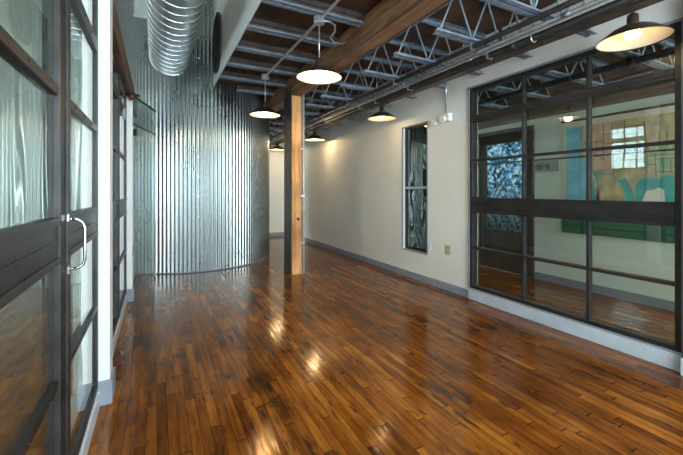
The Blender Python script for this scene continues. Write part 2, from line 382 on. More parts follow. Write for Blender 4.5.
# room beyond the right wall
D0, D1, DZ = 3.17, 4.06, 2.10
struct(boxes('wall_beyond', [(R2, R2+.12, BY, D0, 0, DECK), (R2, R2+.12, D0, D1, DZ, DECK), (R2, R2+.12, D1, FY, 0, DECK)], M['green_wall']), 'pale green wall of the room behind the steel window')
struct(boxes('light_block', [(R2+.35, R2+.45, 2.0, 5.6, 0, 1.15)], M['dark_wood']))  # unseen blocker added outside to darken the lower door glass
struct(boxes('wall_partition', [(XT, R2, 5.6, 5.7, 0, DECK)], M['green_wall']))
struct(boxes('baseboard_beyond', [(R2-.02, R2, BY, D0-.09, 0, .10)], M['grey_trim']), 'grey baseboard of the room behind the steel window')

# room beyond the left glass
wins = [(y-.45, y+.45) for y in (-1.6, .6, 2.4, 4.4)]
lst = [(LRX-.12, LRX, BY, FY, 0, 1.75), (LRX-.12, LRX, BY, FY, 3.03, HIGH)]
ye = BY
for a, b in wins:
    lst.append((LRX-.12, LRX, ye, a, 1.75, 3.03)); ye = b
lst.append((LRX-.12, LRX, ye, FY, 1.75, 3.03))
struct(boxes('wall_outer', lst, M['wall']))
for i, (a, b) in enumerate(wins):
    w = struct(empty('window_%d' % (i+3), (LRX-.06, (a+b)/2, 1.75)))
    boxes('frame', [(-.03, .03, -.45, -.41, 0, 1.28), (-.03, .03, .41, .45, 0, 1.28), (-.03, .03, -.41, .41, 0, .05), (-.03, .03, -.41, .41, 1.23, 1.28)], M['white_paint'], w)
    boxes('muntin', [(-.015, .015, -.41, .41, .60, .64), (-.015, .015, -.15, -.12, .05, 1.23), (-.015, .015, .12, .15, .05, 1.23)], M['white_paint'], w)
    boxes('pane', [(-.003, .003, -.41, .41, .05, 1.23)], M['glass_outer'], w)
struct(boxes('wall_rear', [(LRX, -.45, 7.3, 7.4, 0, HIGH)], M['wall']))

# ------------------------------------------------------------------ corrugated stair tower (curved wall)
TC = (0.65, 7.05); TR = 1.33
def corrugated():
    bm = bmesh.new(); per = 0.058; n = int(round(2*PI*TR/per)); sub = 10
    zs = [0.0, 1.02, 2.04, 3.06, 3.075, 4.69]
    rings = []
    for zi, z in enumerate(zs):
        ring = []
        for k in range(n*sub):
            a = 2*PI*k/(n*sub)
            r = TR + 0.0072*math.cos(2*PI*k/sub) + (0.003 if zi < 4 else -0.002)
            # each sheet laps its neighbour and bows by a few millimetres
            r += 0.004*math.sin(a*9.0+0.25*zi) + 0.0015*math.sin(a*23+.5*zi)
            ring.append(bm.verts.new((TC[0]+r*math.cos(a), TC[1]+r*math.sin(a), z)))
        rings.append(ring)
    for A, B in zip(rings, rings[1:]):
        for k in range(len(A)):
            k2 = (k+1) % len(A)
            f = bm.faces.new((A[k], A[k2], B[k2], B[k])); f.smooth = True
    return bm
tower = struct(finish('wall_curved', corrugated(), M['galv']), 'curved stair tower clad in corrugated galvanised steel')
# rolled steel edge at the foot
bm = bmesh.new(); seg = 160
bm_lathe(bm, [(TR-.03, .0), (TR+.016, .0), (TR+.016, .018), (TR-.03, .018)], seg, TC)
finish('base_edge', bm, M['grey_trim'], tower)
# screw heads where the sheets lap
bm = bmesh.new()
for a in [math.radians(d) for d in (-150, -122, -94, -66, -38, -10)]:
    for z in [0.25+0.3*k for k in range(14)]:
        r = TR+.013
        bm_tube(bm, [(TC[0]+r*math.cos(a), TC[1]+r*math.sin(a), z), (TC[0]+(r+.004)*math.cos(a), TC[1]+(r+.004)*math.sin(a), z)], .006, 8)
sc_ = finish('sheet_screws', bm, M['duct_seam'], tower); sc_['kind'] = 'stuff'

# ------------------------------------------------------------------ big steel window in the right wall
def frame_boxes(x0, x1, y0, y1, z0, z1, w):
    return [(x0, x1, y0, y0+w, z0, z1), (x0, x1, y1-w, y1, z0, z1), (x0, x1, y0+w, y1-w, z0, z0+w), (x0, x1, y0+w, y1-w, z1-w, z1)]
w1 = struct(empty('window_1', (RX+.03, (WY0+WY1)/2, WZ0)), 'dark steel factory window in the right wall')
def W(*b): return in_root(w1, *b)
gx = RX+.035
boxes('frame', [W(*b) for b in frame_boxes(RX-.012, RX+.075, WY0, WY1, WZ0, WZ1, .045)], M['steel'], w1, bevel=.003)
boxes('casing_edge', [W(*b) for b in frame_boxes(RX-.02, RX-.010, WY0-.012, WY1+.012, WZ0-.004, WZ1+.012, .018)], M['grey_trim'], w1)
muls = [1.635, 2.225]
for my in muls:
    boxes('mullion', [W(RX-.004, RX+.045, my-.013, my+.013, WZ0+.045, WZ1-.045)], M['steel'], w1, bevel=.003)
boxes('upper_rail', [W(RX-.014, RX+.07, WY0+.045, WY1-.045, 2.03, 2.10), W(RX-.022, RX-.012, WY0+.045, WY1-.045, 2.055, 2.075)], M['steel'], w1, bevel=.003)
boxes('middle_rail', [W(RX-.020, RX+.07, WY0+.045, WY1-.045, .995, 1.165), W(RX-.03, RX-.02, WY0+.045, WY1-.045, 1.145, 1.165), W(RX-.03, RX-.02, WY0+.045, WY1-.045, .995, 1.015), W(RX-.026, RX-.019, WY0+.045, WY1-.045, 1.06, 1.068)], M['steel'], w1, bevel=.003)
ys = [WY0+.045] + [v for m_ in muls for v in (m_-.013, m_+.013)] + [WY1-.045]
zs = [(WZ0+.045, .575), (.600, .995), (1.165, 1.575), (1.60, 2.03), (2.10, WZ1-.045)]
for k in range(3):
    a, b = ys[2*k], ys[2*k+1]
    boxes('glazing_bar', [W(RX-.002, RX+.05, a, b, 1.575, 1.600)], M['steel'], w1, bevel=.002)
    boxes('glazing_bar', [W(RX-.002, RX+.05, a, b, .575, .600)], M['steel'], w1, bevel=.002)
    boxes('bar_reflection', [W(gx+.012, gx+.04, a, b, 1.532, 1.546)], M['steel'], w1, bevel=.002)  # solid bar standing in for a glazing bar's reflection
    for (c, d) in zs:
        boxes('pane', [W(gx, gx+.005, a, b, c, d)], M['glass_r'], w1)
    # little vent latches
    boxes('latch', [W(RX-.035, RX-.018, (a+b)/2-.018, (a+b)/2+.018, 1.10, 1.112)], M['steel'], w1, bevel=.002)
    boxes('glazing_putty', [W(RX-.003, gx, a, b, .600, .606), W(RX-.003, gx, a, b, WZ0+.045, WZ0+.051)], M['brownpipe'], w1)

# dark steel post next to it
p_ = boxes('steel_post', [(RX-.06, RX-.001, .86, WY0-.015, .118, DECK-.005)], M['steel'], bevel=.003)
tag(p_, 'dark steel post standing on the pale grey block at the right edge', 'post')

# narrow window
w2 = struct(empty('window_2', (RX+.06, (SY0+SY1)/2, SZ0)), 'narrow tall two-light window in the cream wall')
def W2(*b): return in_root(w2, *b)
boxes('frame', [W2(*b) for b in frame_boxes(RX+.045, RX+.085, SY0, SY1, SZ0, SZ1, .028)], M['steel'], w2, bevel=.002)
boxes('edge_bead', [W2(*b) for b in frame_boxes(RX-.006, RX+.01, SY0-.012, SY1+.012, SZ0-.012, SZ1+.012, .013)], M['grey_trim'], w2)
boxes('middle_rail', [W2(RX+.03, RX+.09, SY0+.028, SY1-.028, 1.265, 1.30)], M['conduit'], w2, bevel=.002)
for c, d in ((SZ0+.028, 1.265), (1.30, SZ1-.028)):
    boxes('pane', [W2(RX+.06, RX+.065, SY0+.028, SY1-.028, c, d)], M['glass_s'], w2)
# plastic sheet hanging behind it
bm = bmesh.new(); rows = 14; cols = 44; g = []
for j in range(rows+1):
    z = .30 + (2.02-.30)*j/rows; row = []
    for i in range(cols+1):
        y = 3.45 + .82*i/cols
        row.append(bm.verts.new((XT+.10+.007*math.sin(i*1.15+.3*math.sin(j*.4))+.004*math.sin(i*2.7+j*.15), y, z)))
    g.append(row)
for j in range(rows):
    for i in range(cols):
        f = bm.faces.new((g[j][i], g[j][i+1], g[j+1][i+1], g[j+1][i])); f.smooth = True
o = finish('plastic_curtain', bm, M['curtain']); m_ = o.modifiers.new('solid', 'SOLIDIFY'); m_.thickness = .002
tag(o, 'crinkled translucent plastic sheet hanging behind the narrow window', 'curtain')

# ------------------------------------------------------------------ left steel and glass partition
def bay(name, y0, y1, z1, muls, label, kindname):
    e = struct(empty(name, (LX-.03, (y0+y1)/2, .10)), label)
    L_ = lambda *b: in_root(e, *b)
    gx = -.314
    boxes('frame', [L_(*b) for b in frame_boxes(-.345, -.300, y0, y1, .10, z1, .045)], M['steel'], e, bevel=.003)
    ys = [y0+.045]
    for (a, b) in muls:
        boxes('mullion', [L_(-.345, -.294, a, b, .145, z1-.045), L_(-.296, -.286, (a+b)/2-.012, (a+b)/2+.012, .145, z1-.045)], M['steel'], e, bevel=.003)
        ys += [a, b]
    ys.append(y1-.045)
    zb = [(.145, .565), (.595, .995), (1.155, 1.575), (1.61, 2.03)] + ([(2.10, z1-.045)] if z1 > 2.2 else [])
    for k in range(0, len(ys), 2):
        a, b = ys[k], ys[k+1]
        boxes('middle_rail', [L_(-.345, -.302, a, b, .995, 1.155), L_(-.303, -.294, a, b, 1.13, 1.155), L_(-.303, -.294, a, b, .995, 1.02), L_(-.303, -.297, a, b, 1.068, 1.078)], M['steel'], e, bevel=.002)
        boxes('upper_rail', [L_(-.345, -.298, a, b, 2.03, 2.10)], M['steel'], e, bevel=.003)
        boxes('glazing_bar', [L_(-.340, -.300, a, b, 1.575, 1.61)], M['steel'], e, bevel=.003)
        boxes('glazing_bar', [L_(-.340, -.300, a, b, .565, .595)], M['steel'], e, bevel=.003)
        for c, d in zb:
            boxes('pane', [L_(gx-.003, gx+.002, a, b, c, d)], M['glass'], e)
    return e
b1 = bay('door_1', .16, 2.445, 2.595, [(1.52, 1.68)], 'near steel and glass partition door with chrome pulls', 'door')
b2 = bay('window_8', 2.605, 4.575, 2.305, [(3.56, 3.60)], 'farther steel and glass partition bay between the two white piers', 'window')
# rivets on the glazing bars
bm = bmesh.new()
for y in (1.0, 1.2, 1.4, 1.8, 2.0, 2.2):
    for z in (1.592, .58, 2.065):
        x = -.300 if z != 2.065 else -.298
        bm_tube(bm, [(x-(LX-.03), y-b1.location.y, z-.10), (x+.004-(LX-.03), y-b1.location.y, z-.10)], .005, 8)
finish('rivets', bm, M['steel'], b1)
# chrome C-pulls
def pull(y, side):
    x0 = -.288 - (LX-.03); yy = y-b1.location.y
    pts = [(x0-.004, yy, 1.147-.10), (x0+.03, yy, 1.14-.10), (x0+.044, yy, 1.13-.10), (x0+.05, yy, 1.11-.10), (x0+.05, yy, 1.04-.10), (x0+.05, yy, .99-.10), (x0+.044, yy, .972-.10), (x0+.03, yy, .963-.10), (x0-.004, yy, .957-.10)]
    return pts
h_ = tubes('pull_handle', [(pull(1.60, 1), .0055)], M['chrome'], b1); h_['label'] = 'chrome pull handle'
boxes('handle_boss', [(.028, .036, 1.60-b1.location.y-.012, 1.60-b1.location.y+.012, 1.035, 1.062), (.028, .036, 1.60-b1.location.y-.012, 1.60-b1.location.y+.012, .842, .872)], M['chrome'], h_, bevel=.003)

# wall control boxes on the second bay mullion
sb = boxes('card_reader', [(-.300, -.272, 4.02, 4.09, 1.95, 2.05)], M['grey_trim'], bevel=.004); tag(sb, 'small grey card reader high beside the farther white pier', 'box')
boxes('mounting_arm', [(-.345, -.296, 4.04, 4.07, 1.98, 2.02)], M['steel'], sb)
ob = boxes('black_outlet', [(PX-.012, PX+.004, 4.61, 4.68, .50, .61)], M['hinge'], bevel=.003); tag(ob, 'small black outlet plate low on the farther white pier', 'outlet')
# emergency sprinkler cluster at head of bay
e = empty('sprinkler_fitting', (-.24, 4.45, 2.29)); tag(e, 'dark red sprinkler fitting under the timber header by the farther pier', 'sprinkler')
tubes('pipe', [([(-.06, 0, 0.0), (.07, 0, 0)], .016)], M['blackpipe'], e)
tubes('fitting', [([(0, 0, .02), (0, 0, -.05)], .026), ([(-.035, 0, -.012), (.035, 0, -.012)], .022)], M['redbrass'], e)
tubes('deflector', [([(0, 0, -.05), (0, 0, -.056)], .034)], M['redbrass'], e)

# white door beyond the farther pier, with hinges
d2 = struct(empty('door_2', (-.33, 5.25, 0)), 'white flush door past the farther white pier')
boxes('leaf', [(-.02, .02, -.44, .44, .01, 2.11)], M['white_paint'], d2, bevel=.002)
for z in (.42, 1.12, 1.92):
    boxes('hinge', [(.022, .062, -.475, -.44, z, z+.11)], M['hinge'], d2, bevel=.003)
# ajar glass door leaf
ang = math.radians(16)
gd = empty('glass_door', (-.25, 4.86, 0)); gd.rotation_euler = (0, 0, -ang)
tag(gd, 'frameless clear glass door standing ajar before the corrugated curved wall', 'door')
boxes('glass_leaf', [(0, .01, .02, .80, .03, 2.36)], M['glass_clear'], gd)
boxes('top_rail', [(-.008, .018, 0, .82, 2.36, 2.38)], M['steel'], gd, bevel=.002)
boxes('cross_rail', [(-.008, .018, 0, .82, 2.03, 2.045)], M['steel'], gd, bevel=.002)
boxes('edge_strip', [(-.003, .013, .80, .812, .03, 2.36)], M['conduit'], gd)
boxes('pivot_block', [(-.02, .03, 0, .06, 1.90, 1.98)], M['steel'], gd, bevel=.004)

# ------------------------------------------------------------------ column and beam
CX0, CX1, CY0, CY1 = 1.752, 1.912, 4.89, 5.20
col_ = empty('timber_column', ((CX0+CX1)/2, (CY0+CY1)/2, 0)); tag(col_, 'orange timber post with dark steel side plate holding up the beam', 'column')
bm = bmesh.new(); bm_box(bm, -.08, .08, -.155, .155, 0, 2.645)
finish('post', bm, M['column_wood'], col_, bevel=.006)
pl = boxes('side_plate', [(-.092, -.0805, -.165, .165, 0, 2.80)], M['plate'], col_, bevel=.002); pl['label'] = 'dark steel side plate'
boxes('side_plate', [(.0805, .090, -.155, .165, 0, 2.80)], M['plate'], col_, bevel=.002)
bm = bmesh.new()
for z in (.12, .75, 1.0, 1.5, 2.1, 2.5, 2.7):
    for y in (-.10, .10):
        bm_tube(bm, [(-.092, y, z), (-.106, y, z)], .012, 6)
finish('bolts', bm, M['plate'], pl)
bm = bmesh.new()
bm_tube(bm, [(.02, -.1555, .82), (.02, -.158, .82)], .024, 16)
finish('knot', bm, M['slot'], col_)
# conduit up the column
cp = empty('column_conduit', (CX1+.035, CY0+.01, 0)); cp.location.x -= .008; tag(cp, 'thin galvanised conduit running up the right side of the column', 'conduit')
tubes('pipe', [([(0, 0, 0), (0, 0, 2.86)], .0155)], M['pale_conduit'], cp)
for z in (.45, 1.15, 1.85): boxes('strap', [(-.045, .02, -.018, .006, z, z+.025)], M['conduit'], cp, bevel=.003)
for z in (.9, 2.2): tubes('coupling', [([(0, 0, z), (0, 0, z+.05)], .018)], M['conduit'], cp)

bx0, bx1, bz0, bz1 = 1.757, 1.907, 2.65, 2.93
bm = bmesh.new(); bm_box(bm, bx0, bx1, BY+.02, FY-.02, bz0, bz1)
beam = finish('timber_beam', bm, M['beam_wood'], bevel=.008); tag(beam, 'long weathered brown timber beam carried by the column', 'beam')
o_ = boxes('edge_bead', [(bx0-.006, bx0, BY+.02, CY0-.03, bz0+.004, bz0+.022)], M['brownpipe'], beam, bevel=.002)

# ------------------------------------------------------------------ joists
def angle_pair(bm, x0, x1, y, z, w, h, t=.006, gap=.018):
    """two steel angles back to back running along x"""
    for s in (-1, 1):
        a = y + s*gap/2
        bm_box(bm, x0, x1, min(a, a+s*w), max(a, a+s*w), z, z+t)
        bm_box(bm, x0, x1, min(a, a+s*t), max(a, a+s*t), z+t, z+h)
lefty = [2.91+.572*k for k in range(-7, 6)] + [8.63]
lj = 0
ordw = ['nearest', 'second', 'third', 'fourth', 'fifth', 'sixth', 'seventh', 'eighth', 'ninth', 'tenth', 'eleventh', 'twelfth', 'thirteenth', 'fourteenth', 'fifteenth', 'sixteenth']
vis = [y for y in lefty if y > 2.0]
for y in vis:
    x0 = BX+.014 if y < 5.7 else 1.0
    if abs(y-TC[1]) < TR+.03: x0 = TC[0]+math.sqrt((TR+.03)**2-(y-TC[1])**2)+.02
    if x0 > 1.7: continue
    e = empty('ceiling_joist', ((x0+bx0)/2, y, 2.845))
    n_left = lj; lj += 1
    tag(e, 'flat blue-grey steel joist between mezzanine wall and beam, %s from the camera' % ordw[n_left], 'joist', 'joists left of the beam')
    hw = (bx0-.008-x0)/2
    bm = bmesh.new(); angle_pair(bm, -hw, hw, 0, 0, .036, .034); finish('chord', bm, M['joist'], e)
    bm = bmesh.new(); bm_box(bm, -hw, hw, -.008, .008, .012, .104); bm_box(bm, -hw, hw, -.03, .03, .060, .104); finish('nailer', bm, M['dark_wood'], e)

def bar_joist(name, xa, xb, y, zb, zt, label, group, seat=True):
    L_ = xb-xa
    e = empty(name, (xa, y, zb)); tag(e, label, 'joist', group)
    bm = bmesh.new(); angle_pair(bm, .06, L_-.04, 0, 0, .034, .036)
    finish('bottom_chord', bm, M['joist'], e)
    bm = bmesh.new()
    for s in (-1, 1):
        a = s*.009
        bm_box(bm, 0, L_, min(a, a+s*.036), max(a, a+s*.036), zt-zb-.006, zt-zb)
        bm_box(bm, 0, L_, min(a, a+s*.006), max(a, a+s*.006), zt-zb-.04, zt-zb-.006)
    finish('top_chord', bm, M['joist'], e)
    bm = bmesh.new(); n = 6; hgt = zt-zb-.02; pts = []
    st = (L_-.16)/n
    for k in range(n+1):
        pts.append((.10+st*k, 0, .018 if k % 2 == 0 else hgt))
    for a, b in zip(pts, pts[1:]): bm_tube(bm, [a, b], .0085, 8)
    finish('web_rods', bm, M['rod'], e)
    return e
ri = 0; DT = DECK-.002
for k in range(0, 14):
    y = 1.58+.552*k
    bar_joist('bar_joist', bx1+.012, RX-.01, y, 2.515, DT, 'open-web blue-grey steel joist right of the beam, %s from the camera' % ordw[k], 'bar joists right of the beam')
for k in range(0, 7):
    y = .9+.60*k
    bar_joist('bar_joist', XT+.01, R2-.23, y, 2.40, 2.658, 'open-web steel joist over the room behind the steel window, %s from the camera' % ordw[k], 'bar joists beyond the steel window')

# bridging bars between the bar joists
for x, z, w in ((2.22, 2.86, 'close to the beam'),):
    o = boxes('bridging_bar', [(x-.015, x+.015, 1.3, 9.0, z, z+.006), (x-.015, x-.010, 1.3, 9.0, z+.006, z+.03)], M['rod'])
    tag(o, 'long thin steel bridging angle threaded through the bar joists close to the beam' , 'bridging')

tb = boxes('timber_ledger', [(R2-.22, R2-.001, BY+.02, 5.58, 2.25, 2.62)], M['header_wood'], bevel=.006)
tag(tb, 'brown timber ledger under the joists on the pale green wall', 'beam')
# ------------------------------------------------------------------ pipes along the right
def pipe(name, x, z, r, mat, label, cat='pipe', coup=None, y0=BY+.05, y1=FY-.02):
    e = empty(name, (x, 0, z)); tag(e, label, cat)
    tubes('run', [([(0, y0, 0), (0, y1, 0)], r)], mat, e, 16)
    if coup:
        for y in coup: tubes('coupling', [([(0, y-.03, 0), (0, y+.03, 0)], r*1.35)], mat, e, 16)
    if 2.39 < z < 2.49:
        for k in range(1, 13, 2):
            y = 1.58+.552*k
            boxes('clip', [(-r*1.2, r*1.2, y-.012, y+.012, -r*1.15, -r*1.0), (-r*1.2, -r*1.08, y-.012, y+.012, -r*1.1, 2.515-z), (r*1.08, r*1.2, y-.012, y+.012, -r*1.1, 2.515-z)], M['conduit'], e)
    return e
pipe('conduit_run', 2.475, 2.452, .0125, M['dull_conduit'], 'slim zinc conduit, inner one of the pair along the pipe bundle', 'conduit', (1.4, 3.2, 5.0, 6.8))
pipe('conduit_run', 2.535, 2.450, .0125, M['conduit'], 'slim zinc conduit beside the black pipe in the overhead bundle', 'conduit', (2.3, 4.3, 6.1))
pipe('black_pipe', 2.605, 2.440, .026, M['blackpipe'], 'thick black iron pipe in the middle of the overhead bundle', 'pipe', (1.9, 3.75, 5.6))
pipe('black_pipe', 2.40, 2.478, .021, M['blackpipe'], 'thinner black iron pipe on the beam side of the overhead bundle', 'pipe', (2.8, 5.4))
rail = empty('lamp_channel', (2.80, 0, 2.46)); tag(rail, 'brown steel channel carrying the right row of pendant lamps', 'channel')
boxes('channel', [(-.052, .052, BY+.05, FY-.02, -.006, 0), (-.052, -.046, BY+.05, FY-.02, 0, .04), (.046, .052, BY+.05, FY-.02, 0, .04)], M['brownpipe'], rail, bevel=.001)
tubes('wireway', [([(-.10, BY+.05, .012), (-.10, FY-.02, .012)], .010)], M['conduit'], rail)
# clevis hangers
for i, y in enumerate((1.72, 3.93, 6.14)):
    e = empty('pipe_hanger', (2.605, y, 2.44))
    tag(e, 'grey ring hanger with threaded rod holding the thick black pipe, %s from the camera' % ordw[i], 'hanger', 'pipe hangers')
    ringp = [(.034*math.cos(a), 0, .034*math.sin(a)) for a in [2*PI*k/20 for k in range(21)]]
    bm = bmesh.new(); bm_tube(bm, ringp, .005, 8, cap=False); finish('ring', bm, M['conduit'], e)
    tubes('rod', [([(0, 0, .034), (0, 0, DECK-2.44-.003)], .006)], M['conduit'], e)
    boxes('nut', [(-.012, .012, -.012, .012, .034, .052)], M['conduit'], e, bevel=.002)
for i, y in enumerate((2.02, 5.0)):
    e = empty('fire_sprinkler', (2.605, y, 2.4665)); tag(e, 'upright %s sprinkler standing on the thick black pipe, %s the camera' % (('brass', 'nearer') if i == 0 else ('brass', 'farther from')), 'sprinkler')
    tubes('riser', [([(0, 0, 0), (0, 0, .14)], .013)], M['blackpipe'], e)
    tubes('frame', [([(0, 0, .14), (0, 0, .17)], .016), ([(-.012, 0, .17), (-.012, 0, .20)], .003), ([(.012, 0, .17), (.012, 0, .20)], .003)], M['redbrass'], e)
    tubes('deflector', [([(0, 0, .20), (0, 0, .204)], .024)], M['redbrass'], e)
# pipe seen through the upper panes
pipe('black_pipe', 3.62, 2.355, .03, M['blackpipe'], 'black pipe under the joists of the room behind the steel window', 'pipe', (1.5, 3.2), y1=5.55)
pipe('conduit_run', 3.72, 2.375, .014, M['conduit'], 'conduit under the joists of the room behind the steel window', 'conduit', (2.0,), y1=5.55)

# ------------------------------------------------------------------ conduit carrying the inner lamps
LCX = 1.30
cr = empty('ceiling_conduit', (LCX, 0, 2.79)); tag(cr, 'zinc ceiling conduit between the two pendant lamps left of the beam', 'conduit')
tubes('run', [([(0, -1.5, 0), (0, 4.70, 0)], .0135)], M['conduit'], cr)
tubes('flexible_whip', [([(0.02, 2.9, 0), (.12, 2.92, .02), (.20, 2.98, .03), (.24, 3.06, .01), (.22, 3.12, -.03), (.28, 3.16, -.05), (.38, 3.18, -.04), (.44, 3.2, .0)], .009)], M['conduit'], cr)
def jbox(y, par):
    bm = bmesh.new(); bm_lathe(bm, [(0, -.035), (.048, -.035), (.052, -.03), (.052, .022), (.048, .027), (0, .027)], 8, (0, y), smooth=False)
    o = finish('junction_box', bm, M['conduit'], par, bevel=.002)
jbox(2.90, cr); jbox(4.69, cr)

# ------------------------------------------------------------------ pendant lamps
R = .205
def make_lamp(stem, glow='bulb'):
    """root at the rim plane; stem = length of rod from the socket cup to the ceiling fixing"""
    e = empty('pendant_lamp')
    outer = [(.028, .105), (.050, .098), (.085, .085), (.125, .064), (.165, .034), (.190, .012), (R, .0)]
    inner = [(R-.003, .0015), (.187, .010), (.162, .031), (.122, .060), (.082, .080), (.048, .092), (.020, .096)]
    bm = bmesh.new(); bm_lathe(bm, outer + [(R+.003, -.004), (R, -.006), (R-.003, .0)], 56); finish('shade', bm, M['shade_out'], e, normals=True)
    bm = bmesh.new(); bm_lathe(bm, inner, 56); finish('reflector', bm, M['shade_in'], e, normals=True)
    bm = bmesh.new(); bm_lathe(bm, [(0, .175), (.020, .175), (.030, .168), (.033, .15), (.033, .112), (.040, .104), (.0, .104)], 28); finish('socket_cup', bm, M['shade_out'], e)
    bm = bmesh.new(); bm_lathe(bm, [(0, .014), (.030, .016), (.046, .028), (.048, .042), (.036, .064), (.022, .080), (.018, .095), (0, .095)], 28); finish('bulb', bm, M[glow], e)
    tubes('stem', [([(0, 0, .172), (0, 0, .172+stem)], .007 if stem > .1 else .012)], M['conduit'] if stem > .1 else M['shade_out'], e)
    return e
def lamp_light(loc, power):
    l = bpy.data.lights.new('lamp_light', 'POINT'); l.energy = power; l.color = (1.0, 0.72, 0.40); l.shadow_soft_size = .05
    o = bpy.data.objects.new('lamp_light', l); COL.objects.link(o); o.location = loc
RZ = 2.27
long_l = make_lamp(2.79-.035-RZ-.172); long_l.location = (LCX, 2.90, RZ)
tag(long_l, 'large bronze dome pendant lamp on a rod, in front of the timber column', 'lamp', 'pendant lamps left of the beam')
l2 = copy_tree(long_l); l2.location = (LCX, 4.69, RZ); tag(l2, 'bronze dome pendant lamp on a rod against the corrugated curved wall', 'lamp', 'pendant lamps left of the beam')
spots = [((2.845, 1.175), 'largest bronze dome pendant lamp, above the steel factory window'),
         ((2.845, 4.16), 'bronze dome pendant lamp nearest the narrow tall window'),
         ((2.84, 6.56), 'bronze dome pendant lamp just right of the timber column'),
         ((2.70, 8.60), 'smallest farthest bronze dome pendant lamp, between curved wall and column')]
short0 = make_lamp(.010, 'bulb_soft')
short0 = short0
for i, ((x, y), lab) in enumerate(spots):
    o = short0 if i == 0 else copy_tree(short0)
    o.location = (x, y, RZ if i else 2.265); tag(o, lab, 'lamp', 'pendant lamps along the right wall')
for (x, y), p in [((LCX, 2.90), 9), ((LCX, 4.69), 9)] + [(sp_[0], q) for sp_, q in zip(spots, (.9, 2.2, 8, 7))]:
    lamp_light((x, y, RZ+.004), p)

# unseen fill globe, added to brighten the room behind the steel window
cl = empty('fill_globe', (3.95, .35, 2.66)); tag(cl, 'unseen white fill globe added to light the room behind the steel window', 'lamp')
bm = bmesh.new(); bm_lathe(bm, [(0, 0), (.07, 0), (.075, -.03), (0, -.03)], 24); finish('base', bm, M['plastic'], cl)
bm = bmesh.new(); bm_lathe(bm, [(0, -.23), (.05, -.222), (.085, -.19), (.10, -.14), (.09, -.08), (.05, -.031), (0, -.031)], 24)
finish('globe', bm, emis('fill_globe_glow', (1.0, .95, .86), 26.0), cl)

# ------------------------------------------------------------------ wall fittings
el = empty('emergency_light', (RX, 3.27, 2.13)); tag(el, 'white twin-head emergency light high on the cream wall', 'emergency light')
boxes('housing', [(-.065, 0, -.11, .09, -.035, .065)], M['plastic'], el, bevel=.01)
for y in (.135, ):
    tubes('lamp_head', [([(-.035, y, -.02), (-.085, y, -.03)], .042)], M['plastic'], el, 20)
tubes('lamp_head', [([(-.05, -.03, -.0), (-.095, -.03, -.01)], .038)], M['plastic'], el, 20)
tubes('bracket', [([(-.03, .07, 0), (-.03, .14, -.01)], .012)], M['plastic'], el)
wc = tubes('wall_conduit', [([(RX-.015, 3.25, 2.20), (RX-.015, 3.25, 2.93)], .010), ([(RX-.015, 3.25, 2.42), (RX-.015, 3.25, 2.46)], .015)], M['conduit']); tag(wc, 'thin conduit dropping down the cream wall to the emergency light', 'conduit')
def outlet(name, y, z, w, h, mat, label):
    e = empty(name, (RX, y, z)); tag(e, label, 'outlet')
    boxes('plate', [(-.007, 0, -w/2, w/2, -h/2, h/2)], mat, e, bevel=.003)
    boxes('receptacle', [(-.010, -.0071, -w*.22, w*.22, h*.08, h*.34), (-.010, -.0071, -w*.22, w*.22, -h*.34, -h*.08)], M['plastic'] if mat is M['plastic'] else M['ivory'], e, bevel=.001)
    boxes('slots', [(-.0105, -.0101, s*w*.09-.002, s*w*.09+.002, c-.008, c+.008) for s in (-1, 1) for c in (h*.21, -h*.21)], M['slot'], e)
outlet('wall_outlet', 3.235, .505, .095, .12, M['ivory'], 'tan double outlet plate low on the cream wall')
outlet('wall_outlet', 3.555, .505, .045, .10, M['plastic'], 'small pale outlet plate just right of the narrow window')

# ------------------------------------------------------------------ spiral duct
DX, DZc, DR = .17, 3.225, .272
dt = empty('spiral_duct', (DX, 0, DZc)); tag(dt, 'large galvanised spiral air duct running into the corrugated curved wall', 'duct')
y_end = TC[1]-math.sqrt(TR**2-(DX-TC[0])**2)+.10
bm = bmesh.new(); seg = 64; rings = []
ysd = [BY+.05, y_end]
for y in ysd: rings.append([bm.verts.new((DR*math.cos(2*PI*k/seg), y, DR*math.sin(2*PI*k/seg))) for k in range(seg)])
for k in range(seg):
    f = bm.faces.new((rings[0][k], rings[0][(k+1) % seg], rings[1][(k+1) % seg], rings[1][k])); f.smooth = True
finish('duct_wall', bm, M['duct'], dt)
bm = bmesh.new(); pitch = .165; pts = []
n = int((y_end-.1-0.5)/pitch*28)
for k in range(n): 
    a = 2*PI*k/28; pts.append(((DR+.001)*math.cos(a), .5+pitch*k/28, (DR+.001)*math.sin(a)))
bm_tube(bm, pts, .0045, 6); finish('spiral_seam', bm, M['duct_seam'], dt)
bm = bmesh.new()
pts = [((DR+.002)*math.cos(2*PI*k/48), y_end-.14, (DR+.002)*math.sin(2*PI*k/48)) for k in range(49)]
bm_tube(bm, pts, .009, 8, cap=False); finish('collar', bm, M['duct_seam'], dt)
bxd = empty('duct_box', (-.13, 5.45, 3.47)); tag(bxd, 'square sheet metal duct box hanging left of the spiral duct', 'duct')
boxes('box', [(-.13, .10, -.25, .30, .0, 1.2)], M['boxmetal'], bxd, bevel=.004)
boxes('flange', [(-.138, .108, -.258, .30, -.004, .03)], M['boxmetal'], bxd, bevel=.002)

